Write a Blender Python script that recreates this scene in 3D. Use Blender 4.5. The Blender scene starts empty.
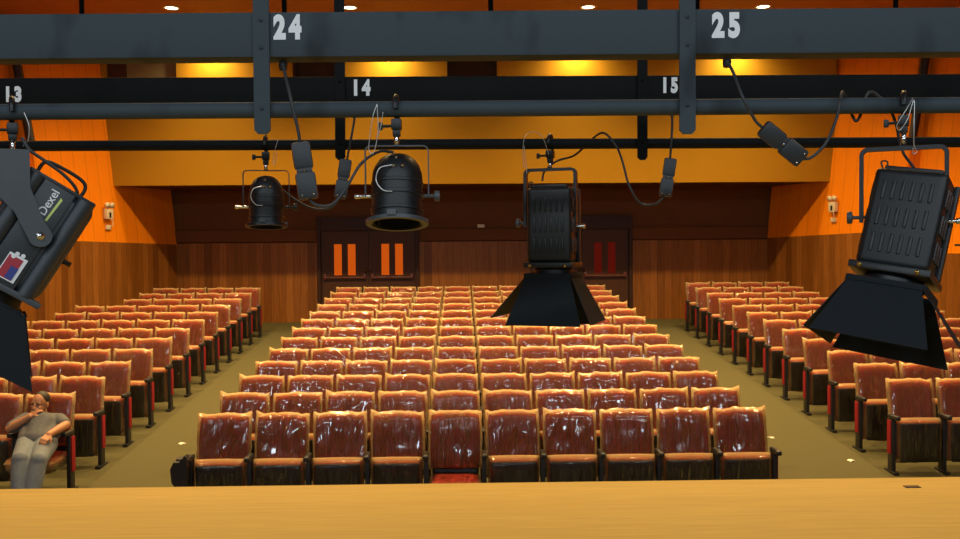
import bpy, bmesh, math, random
from mathutils import Vector, Matrix, noise
random.seed(7)
PI = math.pi
R_ = math.radians
sc = bpy.context.scene
COL = sc.collection
vs_ = sc.view_settings
vs_.view_transform = 'Standard'
vs_.look = 'None'
vs_.gamma = 1.
vs_.exposure = -.35
vs_.use_curve_mapping = False

# ------------------------------------------------------------------ camera
W, H, F = 960, 539, 935.0
EYE = 2.55
YAW, PITCH, ROLL = math.radians(1.2), math.atan(22.5 / F), 0.0075
CPOS = Vector((0, 0, EYE))
_f = Vector((math.sin(YAW) * math.cos(PITCH), math.cos(YAW) * math.cos(PITCH), -math.sin(PITCH)))
_r0 = Vector((math.cos(YAW), -math.sin(YAW), 0))
_u0 = _r0.cross(_f)
_r = _r0 * math.cos(ROLL) - _u0 * math.sin(ROLL)
_u = _u0 * math.cos(ROLL) + _r0 * math.sin(ROLL)


def at(x, y, d):
    """the place seen at a pixel of the photograph at a depth in metres"""
    return CPOS + _r * ((x - W / 2) / F * d) + _u * (-(y - H / 2) / F * d) + _f * d


def at_y(x, y, Y):
    """same, on the plane Y = const"""
    v = at(x, y, 1.0) - CPOS
    return CPOS + v * (Y / v.y)


def pix(p):
    v = Vector(p) - CPOS
    d = v.dot(_f)
    return (W / 2 + F * v.dot(_r) / d, H / 2 - F * v.dot(_u) / d, d)


cam_d = bpy.data.cameras.new('camera')
cam = bpy.data.objects.new('camera', cam_d)
COL.objects.link(cam)
cam_d.sensor_width = 36
cam_d.lens = F / W * 36
cam_d.clip_start = .05
M = Matrix((_r, _u, -_f)).transposed().to_4x4()
M.translation = CPOS
cam.matrix_world = M
sc.camera = cam


def ZF(Y):
    """sloping hall floor"""
    return -0.665 + 0.078 * Y


# ------------------------------------------------------------------ materials
def nodes(name):
    m = bpy.data.materials.new(name)
    m.use_nodes = True
    nt = m.node_tree
    b = nt.nodes['Principled BSDF']
    return m, nt, b, nt.nodes.new, nt.links.new


def plain(name, col, rough=.5, metal=0., spec=.5, bump=0., scale=60., var=0.):
    m, nt, b, N, L = nodes(name)
    b.inputs['Base Color'].default_value = (*col, 1)
    b.inputs['Roughness'].default_value = rough
    b.inputs['Metallic'].default_value = metal
    b.inputs['Specular IOR Level'].default_value = spec
    if bump or var:
        tc = N('ShaderNodeTexCoord')
        nz = N('ShaderNodeTexNoise')
        nz.inputs['Scale'].default_value = scale
        nz.inputs['Detail'].default_value = 4
        L(tc.outputs['Object'], nz.inputs['Vector'])
        if bump:
            bp = N('ShaderNodeBump')
            bp.inputs['Strength'].default_value = bump
            bp.inputs['Distance'].default_value = .01
            L(nz.outputs['Fac'], bp.inputs['Height'])
            L(bp.outputs['Normal'], b.inputs['Normal'])
        if var:
            mx = N('ShaderNodeMix')
            mx.data_type = 'RGBA'
            mx.inputs['A'].default_value = (*[c * (1 - var) for c in col], 1)
            mx.inputs['B'].default_value = (*[min(1, c * (1 + var)) for c in col], 1)
            L(nz.outputs['Fac'], mx.inputs['Factor'])
            L(mx.outputs['Result'], b.inputs['Base Color'])
    return m


def glow(name, col, strength):
    m, nt, b, N, L = nodes(name)
    b.inputs['Base Color'].default_value = (*[c * .3 for c in col], 1)
    b.inputs['Specular IOR Level'].default_value = .1
    b.inputs['Emission Color'].default_value = (*col, 1)
    b.inputs['Emission Strength'].default_value = strength
    return m


def planks(name, cols, width, groove=.012, rough=.4, grain=.25, bump=.3, vertical=True, groove_dark=.45, spec=.3):
    """boards along v (UV in metres), each with its own tone, plus grain and a groove between"""
    m, nt, b, N, L = nodes(name)
    uv = N('ShaderNodeTexCoord')
    sp = N('ShaderNodeSeparateXYZ')
    L(uv.outputs['UV'], sp.inputs[0])
    U = sp.outputs['X' if vertical else 'Y']
    dv = N('ShaderNodeMath'); dv.operation = 'DIVIDE'; dv.inputs[1].default_value = width
    L(U, dv.inputs[0])
    fl = N('ShaderNodeMath'); fl.operation = 'FLOOR'; L(dv.outputs[0], fl.inputs[0])
    wn = N('ShaderNodeTexWhiteNoise'); wn.noise_dimensions = '1D'; L(fl.outputs[0], wn.inputs['W'])
    rp = N('ShaderNodeValToRGB')
    el = rp.color_ramp.elements
    while len(el) < len(cols): el.new(.5)
    for i, c in enumerate(cols):
        el[i].position = i / max(1, len(cols) - 1); el[i].color = (*c, 1)
    L(wn.outputs['Value'], rp.inputs['Fac'])
    mp = N('ShaderNodeMapping')
    mp.inputs['Scale'].default_value = (26, 1.1, 1) if vertical else (1.1, 26, 1)
    L(uv.outputs['UV'], mp.inputs['Vector'])
    nz = N('ShaderNodeTexNoise'); nz.inputs['Scale'].default_value = 1.6; nz.inputs['Detail'].default_value = 6
    nz.inputs['Distortion'].default_value = .6
    L(mp.outputs[0], nz.inputs['Vector'])
    ad = N('ShaderNodeMapRange'); ad.inputs['From Min'].default_value = .25; ad.inputs['From Max'].default_value = .75
    ad.inputs['To Min'].default_value = 1 - grain; ad.inputs['To Max'].default_value = 1 + grain
    L(nz.outputs['Fac'], ad.inputs['Value'])
    fr = N('ShaderNodeMath'); fr.operation = 'FRACT'; L(dv.outputs[0], fr.inputs[0])
    lt = N('ShaderNodeMath'); lt.operation = 'LESS_THAN'; lt.inputs[1].default_value = groove / width
    L(fr.outputs[0], lt.inputs[0])
    gm = N('ShaderNodeMapRange'); gm.inputs['To Min'].default_value = 1; gm.inputs['To Max'].default_value = groove_dark
    L(lt.outputs[0], gm.inputs['Value'])
    pr = N('ShaderNodeMath'); pr.operation = 'MULTIPLY'; L(ad.outputs[0], pr.inputs[0]); L(gm.outputs[0], pr.inputs[1])
    vm = N('ShaderNodeVectorMath'); vm.operation = 'SCALE'; L(rp.outputs['Color'], vm.inputs[0]); L(pr.outputs[0], vm.inputs['Scale'])
    L(vm.outputs[0], b.inputs['Base Color'])
    b.inputs['Specular IOR Level'].default_value = spec
    b.inputs['Roughness'].default_value = rough
    iv = N('ShaderNodeMath'); iv.operation = 'SUBTRACT'; iv.inputs[0].default_value = 1; L(lt.outputs[0], iv.inputs[1])
    bp = N('ShaderNodeBump'); bp.inputs['Strength'].default_value = bump; bp.inputs['Distance'].default_value = .01
    L(iv.outputs[0], bp.inputs['Height']); L(bp.outputs['Normal'], b.inputs['Normal'])
    return m


def batten_paint(name, col, patch):
    """painted steel with darker overpainted patches along its length"""
    m, nt, b, N, L = nodes(name)
    tc = N('ShaderNodeTexCoord')
    mp = N('ShaderNodeMapping'); mp.inputs['Scale'].default_value = (3.1, 1.5, 1.5)
    L(tc.outputs['Object'], mp.inputs['Vector'])
    nz = N('ShaderNodeTexNoise'); nz.inputs['Scale'].default_value = 1.0; nz.inputs['Detail'].default_value = 3
    L(mp.outputs[0], nz.inputs['Vector'])
    rp = N('ShaderNodeValToRGB'); e = rp.color_ramp.elements
    e[0].position = .38; e[0].color = (*patch, 1); e[1].position = .46; e[1].color = (*col, 1)
    L(nz.outputs['Fac'], rp.inputs['Fac'])
    L(rp.outputs['Color'], b.inputs['Base Color'])
    b.inputs['Roughness'].default_value = .6
    b.inputs['Specular IOR Level'].default_value = .12
    n2 = N('ShaderNodeTexNoise'); n2.inputs['Scale'].default_value = 90
    L(tc.outputs['Object'], n2.inputs['Vector'])
    bp = N('ShaderNodeBump'); bp.inputs['Strength'].default_value = .15; bp.inputs['Distance'].default_value = .003
    L(n2.outputs['Fac'], bp.inputs['Height']); L(bp.outputs['Normal'], b.inputs['Normal'])
    return m


def film(name, haze=.12, streak=.35, crease=.016, gloss=2.6):
    """thin clear plastic film, crinkled, milky creases tinted gold to imitate warm light"""
    m = bpy.data.materials.new(name); m.use_nodes = True
    nt = m.node_tree; nt.nodes.clear(); N = nt.nodes.new; L = nt.links.new
    out = N('ShaderNodeOutputMaterial')
    tc = N('ShaderNodeTexCoord')
    oi = N('ShaderNodeObjectInfo')
    ofs = N('ShaderNodeVectorMath'); ofs.operation = 'ADD'
    sc_ = N('ShaderNodeMath'); sc_.operation = 'MULTIPLY'; sc_.inputs[1].default_value = 37.
    L(oi.outputs['Random'], sc_.inputs[0])
    L(tc.outputs['Object'], ofs.inputs[0]); L(sc_.outputs[0], ofs.inputs[1])
    mp = N('ShaderNodeMapping'); mp.inputs['Scale'].default_value = (26, 8, 2.2); mp.inputs['Rotation'].default_value = (0, .25, 0)
    L(ofs.outputs[0], mp.inputs['Vector'])
    nz = N('ShaderNodeTexNoise'); nz.inputs['Scale'].default_value = 1.; nz.inputs['Detail'].default_value = 3; nz.inputs['Distortion'].default_value = 1.2
    L(mp.outputs[0], nz.inputs['Vector'])
    # narrow sharp creases running down the film
    ab0 = N('ShaderNodeMath'); ab0.operation = 'SUBTRACT'; ab0.inputs[1].default_value = .5; L(nz.outputs['Fac'], ab0.inputs[0])
    ab1 = N('ShaderNodeMath'); ab1.operation = 'ABSOLUTE'; L(ab0.outputs[0], ab1.inputs[0])
    rd = N('ShaderNodeMapRange'); rd.interpolation_type = 'SMOOTHSTEP'; rd.inputs['From Min'].default_value = 0; rd.inputs['From Max'].default_value = .06
    rd.inputs['To Min'].default_value = 1; rd.inputs['To Max'].default_value = 0; L(ab1.outputs[0], rd.inputs['Value'])
    bp = N('ShaderNodeBump'); bp.inputs['Strength'].default_value = 1.; bp.inputs['Distance'].default_value = crease
    L(rd.outputs[0], bp.inputs['Height'])
    gl = N('ShaderNodeBsdfGlossy'); gl.inputs['Roughness'].default_value = .10
    L(bp.outputs['Normal'], gl.inputs['Normal'])
    tr = N('ShaderNodeBsdfTransparent'); tr.inputs['Color'].default_value = (1., .99, .98, 1)
    fr = N('ShaderNodeFresnel'); fr.inputs['IOR'].default_value = 1.5
    L(bp.outputs['Normal'], fr.inputs['Normal'])
    fm = N('ShaderNodeMath'); fm.operation = 'MULTIPLY'; fm.inputs[1].default_value = gloss; fm.use_clamp = True
    L(fr.outputs[0], fm.inputs[0])
    m1 = N('ShaderNodeMixShader'); L(fm.outputs[0], m1.inputs[0]); L(tr.outputs[0], m1.inputs[1]); L(gl.outputs[0], m1.inputs[2])
    df = N('ShaderNodeBsdfDiffuse'); df.inputs['Color'].default_value = (.95, .70, .34, 1)  # gold tint paints warm overhead light into the clear film
    tl = N('ShaderNodeBsdfTranslucent'); tl.inputs['Color'].default_value = (.95, .70, .34, 1)
    m2 = N('ShaderNodeMixShader'); m2.inputs[0].default_value = .45; L(df.outputs[0], m2.inputs[1]); L(tl.outputs[0], m2.inputs[2])
    rg = N('ShaderNodeMapRange'); rg.inputs['From Min'].default_value = .56; rg.inputs['From Max'].default_value = .8
    rg.inputs['To Min'].default_value = haze; rg.inputs['To Max'].default_value = haze + streak
    L(nz.outputs['Fac'], rg.inputs['Value'])
    # folded, doubled film along the seams is milkier, its gold tint imitating warm light (vertex attribute laid on the bag's seams)
    at_ = N('ShaderNodeAttribute'); at_.attribute_name = 'seam'
    mxx = N('ShaderNodeMath'); mxx.operation = 'MAXIMUM'; L(rg.outputs[0], mxx.inputs[0]); L(at_.outputs['Fac'], mxx.inputs[1])
    m3 = N('ShaderNodeMixShader'); L(mxx.outputs[0], m3.inputs[0]); L(m1.outputs[0], m3.inputs[1]); L(m2.outputs[0], m3.inputs[2])
    L(m3.outputs[0], out.inputs['Surface'])
    return m


MAT = {}
MAT['film'] = film('plastic_film', .045, .06, .015, 2.6)
MAT['film_dark'] = film('plastic_film_seat', .004, .03, .008, 1.3)
MAT['red'] = plain('red_upholstery', (.45, .030, .012), .75, bump=.3, scale=180, var=.15)
MAT['redpanel'] = plain('red_end_panel', (.27, .014, .018), .75, spec=.2)
MAT['black'] = plain('black_plastic', (.012, .012, .013), .45)
MAT['blackmetal'] = plain('black_metal', (.010, .011, .012), .4, bump=.05)
MAT['lampblack'] = plain('lamp_black', (.007, .008, .009), .45, bump=.06, scale=120)
MAT['flap'] = plain('barn_door_black', (.015, .019, .023), .75, spec=.15, bump=.05, scale=90)
MAT['lampgrey'] = plain('lamp_grey', (.062, .073, .082), .45, var=.1, scale=25)
MAT['lampslate'] = plain('lamp_slate', (.028, .035, .042), .4, var=.15, scale=30)
MAT['chrome'] = plain('chrome', (.75, .74, .72), .18, 1.)
MAT['steel'] = plain('steel', (.45, .44, .42), .35, 1.)
MAT['wire'] = plain('pale_wire', (.7, .7, .68), .35, .6)
MAT['cable'] = plain('grey_cable', (.035, .04, .046), .5)
MAT['plug'] = plain('grey_plug', (.024, .028, .033), .45, bump=.1, scale=150)
MAT['near'] = batten_paint('slate_batten', (.052, .069, .080), (.028, .036, .042))
MAT['far'] = batten_paint('black_batten', (.0045, .005, .005), (.003, .0035, .0035))
MAT['pipe2'] = batten_paint('dark_pipe', (.011, .013, .015), (.008, .009, .010))
MAT['white'] = plain('white_paint', (.85, .87, .88), .5)
MAT['orange'] = planks('orange_boards', [(.82, .225, .004), (.88, .25, .005)], .31, .012, .6, .05, .3, groove_dark=.7, spec=.1)
MAT['orange_paint'] = plain('orange_paint', (.75, .17, .006), .55)
MAT['wain'] = planks('walnut_boards', [(.17, .060, .011), (.29, .108, .019), (.215, .077, .013), (.34, .13, .025)], .16, .006, .4, .3, .15, spec=.2)
MAT['yellow'] = plain('ochre_paint', (.41, .21, .010), .75, var=.05, scale=2, spec=.15)
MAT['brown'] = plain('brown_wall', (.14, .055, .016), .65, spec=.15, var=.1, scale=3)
MAT['doorwood'] = plain('dark_door', (.075, .032, .017), .5, spec=.2, var=.15, scale=8)
MAT['doorframe'] = plain('door_frame', (.045, .02, .012), .5, spec=.2)
MAT['carpet'] = plain('carpet', (.100, .092, .043), .95, bump=.5, scale=260, var=.18, spec=.1)
MAT['ceil'] = plain('ceiling_paint', (.42, .15, .035), .7)
MAT['stage'] = planks('stage_boards', [(.46, .335, .10), (.485, .355, .11), (.435, .315, .092)], .34, .002, .55, .12, .1, vertical=False, groove_dark=.75, spec=.12)
MAT['glassdark'] = plain('booth_glass', (.02, .02, .018), .08)
MAT['booth'] = plain('booth_screen', (.20, .17, .08), .7)
MAT['lit'] = glow('lit_door_glass', (1., .15, .006), .62)
MAT['litdim'] = glow('dim_door_glass', (.6, .03, .01), .08)
MAT['lens'] = plain('lamp_lens', (.25, .27, .28), .1)
MAT['emit'] = glow('downlight_lamp', (1., .78, .45), 9.)
MAT['ivory'] = plain('ivory_plastic', (.72, .62, .42), .4)
MAT['skin'] = plain('skin', (.46, .21, .10), .5, var=.06, scale=20)
MAT['shirt'] = plain('grey_check_shirt', (.10, .105, .115), .85, var=.35, scale=45)
MAT['jeans'] = plain('pale_jeans', (.15, .18, .22), .85, var=.18, scale=30, bump=.3)
MAT['hair'] = plain('dark_hair', (.02, .014, .01), .6)
MAT['sticker_red'] = plain('sticker_red', (.42, .03, .05), .4)
MAT['sticker_blue'] = plain('sticker_blue', (.04, .06, .28), .4)
MAT['lime'] = plain('sticker_lime', (.6, .75, .2), .4)
MAT['paper'] = plain('paper', (.75, .7, .55), .8)
MAT['brass'] = plain('brass', (.6, .45, .15), .3, 1.)


# ------------------------------------------------------------------ mesh helpers
class MB:
    def __init__(s):
        s.bm = bmesh.new()

    def add(s, vs, fs, mtx=None):
        bv = [s.bm.verts.new(mtx @ Vector(v) if mtx else Vector(v)) for v in vs]
        for f in fs:
            try: s.bm.faces.new([bv[i] for i in f])
            except ValueError: pass
        return s

    def box(s, c, size, mtx=None, bevel=0., seg=2):
        t = bmesh.new()
        bmesh.ops.create_cube(t, size=1)
        for v in t.verts: v.co = Vector((v.co.x * size[0], v.co.y * size[1], v.co.z * size[2]))
        if bevel: bmesh.ops.bevel(t, geom=t.edges[:], offset=bevel, segments=seg, affect='EDGES', profile=.6)
        T = Matrix.Translation(Vector(c))
        if mtx: T = mtx @ T
        s._merge(t, T)
        return s

    def _merge(s, t, T):
        t.verts.ensure_lookup_table(); t.verts.index_update()
        s.add([T @ v.co for v in t.verts], [[v.index for v in f.verts] for f in t.faces])
        t.free()

    def tube(s, pts, r, seg=8, mtx=None, cap=True):
        pts = [Vector(p) for p in pts]
        if mtx: pts = [mtx @ p for p in pts]
        n = len(pts)
        rs = r if isinstance(r, (list, tuple)) else [r] * n
        vs, fs, ref = [], [], None
        for i, p in enumerate(pts):
            t = (pts[min(i + 1, n - 1)] - pts[max(i - 1, 0)]).normalized()
            if ref is None:
                ref = t.orthogonal().normalized()
            ref = (ref - t * ref.dot(t))
            ref = ref.normalized() if ref.length > 1e-6 else t.orthogonal().normalized()
            b = t.cross(ref)
            for k in range(seg):
                a = 2 * PI * k / seg
                vs.append(p + (ref * math.cos(a) + b * math.sin(a)) * rs[i])
        for i in range(n - 1):
            for k in range(seg):
                k2 = (k + 1) % seg
                fs.append([i * seg + k, i * seg + k2, (i + 1) * seg + k2, (i + 1) * seg + k])
        if cap:
            fs.append(list(range(seg))[::-1]); fs.append([(n - 1) * seg + k for k in range(seg)])
        return s.add(vs, fs)

    def lathe(s, prof, seg=28, mtx=None):
        """prof = list of (radius, z)"""
        vs, fs = [], []
        for r, z in prof:
            for k in range(seg):
                a = 2 * PI * k / seg
                vs.append(Vector((r * math.cos(a), r * math.sin(a), z)))
        if mtx: vs = [mtx @ v for v in vs]
        for i in range(len(prof) - 1):
            for k in range(seg):
                k2 = (k + 1) % seg
                fs.append([i * seg + k, i * seg + k2, (i + 1) * seg + k2, (i + 1) * seg + k])
        return s.add(vs, fs)

    def prism(s, poly, y0, y1, mtx=None):
        """polygon in x,z pushed from y0 to y1"""
        n = len(poly)
        vs = [(x, y0, z) for x, z in poly] + [(x, y1, z) for x, z in poly]
        fs = [list(range(n))[::-1], list(range(n, 2 * n))] + [[i, (i + 1) % n, n + (i + 1) % n, n + i] for i in range(n)]
        return s.add(vs, fs, mtx)

    def mesh(s, name, mat, smooth=False, fix=True):
        if fix: bmesh.ops.recalc_face_normals(s.bm, faces=s.bm.faces[:])
        me = bpy.data.meshes.new(name)
        s.bm.to_mesh(me); s.bm.free()
        me.materials.append(MAT[mat] if isinstance(mat, str) else mat)
        if smooth == 'auto':
            me.polygons.foreach_set('use_smooth', [True] * len(me.polygons))
            me.set_sharp_from_angle(angle=math.radians(38))
        elif smooth:
            me.polygons.foreach_set('use_smooth', [True] * len(me.polygons))
        return me

    def obj(s, name, mat, parent=None, smooth=False, fix=True):
        return put(name, s.mesh(name, mat, smooth, fix), parent)


def put(name, me, parent=None, loc=None):
    o = bpy.data.objects.new(name, me)
    COL.objects.link(o)
    if parent: o.parent = parent
    if loc is not None: o.location = loc
    return o


def thing(name, label, cat, loc=(0, 0, 0), rz=0., group=None):
    o = bpy.data.objects.new(name, None)
    o.empty_display_size = .1
    COL.objects.link(o)
    o.location = loc; o.rotation_euler = (0, 0, rz)
    return tag(o, label, cat, group)


def tag(o, label, cat, group=None):
    o['label'] = label; o['category'] = cat
    if group: o['group'] = group
    return o


def structure(o, label=None):
    o['kind'] = 'structure'
    if label: o['label'] = label
    return o


def quad_uv(name, quads, mat, parent=None, thick=0.):
    """quads: list of (p0,p1,p2,p3) with p0->p1 along, p0->p3 up; UV in metres, running on along"""
    me = bpy.data.meshes.new(name)
    vs, fs, uvs = [], [], []
    run = 0.
    for q in quads:
        q = [Vector(p) for p in q]
        b = len(vs); vs += q; fs.append((b, b + 1, b + 2, b + 3))
        l = (q[1] - q[0]).length; h = (q[3] - q[0]).length
        uvs += [(run, 0), (run + l, 0), (run + l, h), (run, h)]
        run += l
    me.from_pydata([tuple(v) for v in vs], [], fs)
    uvl = me.uv_layers.new(name='UVMap')
    for i, uv in enumerate(uvs): uvl.data[i].uv = uv
    me.materials.append(MAT[mat])
    o = put(name, me, parent)
    if thick:
        md = o.modifiers.new('thickness', 'SOLIDIFY'); md.thickness = thick; md.offset = 0
    return o


def smooth_path(pts, n=10):
    """Catmull-Rom through points"""
    P = [Vector(p) for p in pts]
    P = [P[0] * 2 - P[1]] + P + [P[-1] * 2 - P[-2]]
    out = []
    for i in range(1, len(P) - 2):
        for k in range(n):
            t = k / n
            a, b, c, d = P[i - 1], P[i], P[i + 1], P[i + 2]
            out.append(.5 * ((2 * b) + (c - a) * t + (2 * a - 5 * b + 4 * c - d) * t * t + (3 * b - a - 3 * c + d) * t ** 3))
    out.append(P[-2])
    return out


# ================================================================== THE HALL
YB = 20.5            # back wall
YFASC = 18.85        # front of the booth overhang
ZC = EYE + 4.17      # ceiling
XL, XR = at_y(177, 245, YB).x, at_y(767, 238, YB).x
Y_END = 5.0
Y_ST = 6.29


def wall_x(side, Y):
    """flared side wall, at dado height"""
    return XL - .38 * (YB - Y) if side < 0 else XR + .38 * (YB - Y)


# floor (sloped carpet)
fl = quad_uv('floor', [((-10, Y_ST, ZF(Y_ST)), (10, Y_ST, ZF(Y_ST)), (10, YB + .3, ZF(YB + .3)), (-10, YB + .3, ZF(YB + .3)))], 'carpet')
structure(fl, 'olive brown carpet on the sloping hall floor')
# stage
st = quad_uv('stage_floor', [((-9, -4, .95), (9, -4, .95), (9, Y_ST, .95), (-9, Y_ST, .95))], 'stage')
structure(st, 'honey-coloured varnished stage boards')
sf = MB().box((0, Y_ST + .012, (.92 + ZF(Y_ST)) / 2), (18, .02, .92 - ZF(Y_ST))).obj('wall_stage', 'doorwood')
structure(sf)
se = MB().box((0, Y_ST + .005, .93), (18, .05, .036), bevel=.008).obj('trim_1', 'stage')
structure(se, 'rounded wooden nosing along the stage edge')
# ceiling
ce = MB().box((0, 12.4, ZC + .05), (22, 17, .1)).obj('ceiling', 'ceil')
structure(ce, 'orange-brown painted hall ceiling')

# back wall: wainscot with two door gaps, brown wall above
zd_l, zd_r = at_y(177, 244, YB).z, at_y(767, 239, YB).z
doorL = (at_y(317, 217, YB).x, at_y(419, 217, YB).x)
doorR = (at_y(530, 216, YB).x, at_y(632, 216, YB).x)
zdoor = at_y(367, 217, YB).z
zdado = (zd_l + zd_r) / 2
zb = ZF(YB) - .05
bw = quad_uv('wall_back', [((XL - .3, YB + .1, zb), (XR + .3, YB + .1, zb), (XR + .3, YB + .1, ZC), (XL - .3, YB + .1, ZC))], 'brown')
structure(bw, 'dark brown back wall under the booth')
quads = []
for x0, x1 in ((XL - .05, doorL[0]), (doorL[1], doorR[0]), (doorR[1], XR + .05)):
    quads.append(((x0, YB + .02, zb), (x1, YB + .02, zb), (x1, YB + .02, zdado), (x0, YB + .02, zdado)))
wo = quad_uv('wainscot', quads, 'wain', bw, .04)
m = MB()
for x0, x1 in ((XL - .05, doorL[0]), (doorL[1], doorR[0]), (doorR[1], XR + .05)):
    m.box(((x0 + x1) / 2, YB + .02, zdado + .15), (x1 - x0, .05, .26), bevel=.01)
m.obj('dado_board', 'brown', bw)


def double_door(name, xs, lit, label):
    x0, x1 = xs
    zt, zbot = zdoor, ZF(YB)
    root = bpy.data.objects.new(name, None); COL.objects.link(root)
    root.location = ((x0 + x1) / 2, YB, zbot)
    structure(root, label)
    hw, h = (x1 - x0) / 2, zt - zbot
    m = MB()
    m.box((-hw + .04, -.01, h / 2), (.08, .16, h), bevel=.008).box((hw - .04, -.01, h / 2), (.08, .16, h), bevel=.008)
    m.box((0, -.01, h - .15), (2 * hw - .16, .15, .3), bevel=.008)
    m.obj('door_frame', 'doorframe', root)
    hl = h - .30
    for s in (-1, 1):
        w = hw - .085
        cx = s * (w / 2 + .003)
        lf = MB()
        # leaf built round its two tall lights
        gx = [(-.165, .10), (.165, .10)]
        zl0, zl1 = 1.02, 1.70
        lf.box((cx, .02, zl0 / 2), (w, .05, zl0)).box((cx, .02, (zl1 + hl) / 2), (w, .05, hl - zl1))
        e = [-w / 2, -.235, -.065, .065, .235, w / 2]
        for a, b in ((0, 1), (2, 3), (4, 5)):
            lf.box((cx + (e[a] + e[b]) / 2, .02, (zl0 + zl1) / 2), (e[b] - e[a], .05, zl1 - zl0))
        leaf = lf.obj('door_leaf', 'doorwood', root)
        for a, b in ((1, 2), (3, 4)):
            g = MB().box((cx + (e[a] + e[b]) / 2, .025, (zl0 + zl1) / 2), (e[b] - e[a], .012, zl1 - zl0)).obj('door_glass', lit, leaf)
        hb = MB().tube([(cx - w * .42, -.06, .97), (cx + w * .42, -.06, .97)], .018, 10)
        for q in (-.42, .42): hb.box((cx + q * w, -.03, .99), (.06, .08, .11), bevel=.01)
        hb.obj('panic_bar', 'redbar', leaf, 'auto')
        MB().lathe([(.0, -.03), (.03, -.02), (.034, 0), (.02, .02), (.02, .04)], 14, Matrix.Translation((s * .05, -.03, 1.10)) @ Matrix.Rotation(PI / 2, 4, 'X')).obj('door_knob', 'brass', leaf, True)
    return root


MAT['redbar'] = plain('panic_bar_red', (.12, .03, .02), .3)
double_door('door_1', doorL, 'lit', 'double door whose four narrow glass lights glow orange')
double_door('door_2', doorR, 'litdim', 'double door with dim red glass lights behind the hanging spotlight')

# booth overhang: ochre fascia with projection windows, dark soffit
zf0 = at_y(480, 183.5, YFASC).z
zw0 = at_y(480, 88, YFASC).z
zw1 = at_y(480, 42, YFASC).z
XA, XB = wall_x(-1, YFASC) - .25, wall_x(1, YFASC) + .25
openings = [(at_y(100, 60, YFASC).x, at_y(176, 60, YFASC).x), (at_y(292, 60, YFASC).x, at_y(345, 60, YFASC).x), (at_y(447, 60, YFASC).x, at_y(497, 60, YFASC).x)]
m = MB()


def fbox(x0, x1, z0, z1): m.box(((x0 + x1) / 2, YFASC + .1, (z0 + z1) / 2), (x1 - x0, .2, z1 - z0))


fbox(XA, XB, zf0, zw0); fbox(XA, XB, zw1, ZC)
xs = [XA] + [v for o in openings for v in o] + [XB]
for i in range(0, len(xs), 2): fbox(xs[i], xs[i + 1], zw0, zw1)
fa = m.obj('wall_booth', 'yellow'); structure(fa, 'ochre fascia of the projection booth over the back rows')
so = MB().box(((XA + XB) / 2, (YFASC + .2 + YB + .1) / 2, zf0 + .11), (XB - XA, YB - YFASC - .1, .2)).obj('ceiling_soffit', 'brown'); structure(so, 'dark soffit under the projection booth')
for i, (x0, x1) in enumerate(openings):
    w = bpy.data.objects.new('window_%d' % (i + 1), None); COL.objects.link(w); w.location = ((x0 + x1) / 2, YFASC + .14, (zw0 + zw1) / 2)
    structure(w, ['olive-screened booth window with a dark side panel', 'narrow dark booth window beside the number plate', 'dark middle booth window'][i])
    ww, hh = x1 - x0, zw1 - zw0
    MB().box((0, .05, 0), (ww, .01, hh)).obj('window_pane', 'glassdark', w)
    if i == 0:
        MB().box((.23, .02, 0), (ww - .48, .02, hh)).obj('window_screen', 'booth', w)
        MB().box((-ww / 2 + .24, .01, 0), (.44, .04, hh)).obj('window_jamb', 'doorwood', w)
    f_ = MB()
    for sx in (-1, 1): f_.box((sx * (ww / 2 - .02), 0, 0), (.04, .1, hh))
    f_.box((0, 0, -hh / 2 + .02), (ww - .08, .1, .04))
    f_.obj('window_frame', 'doorframe', w)

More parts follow.
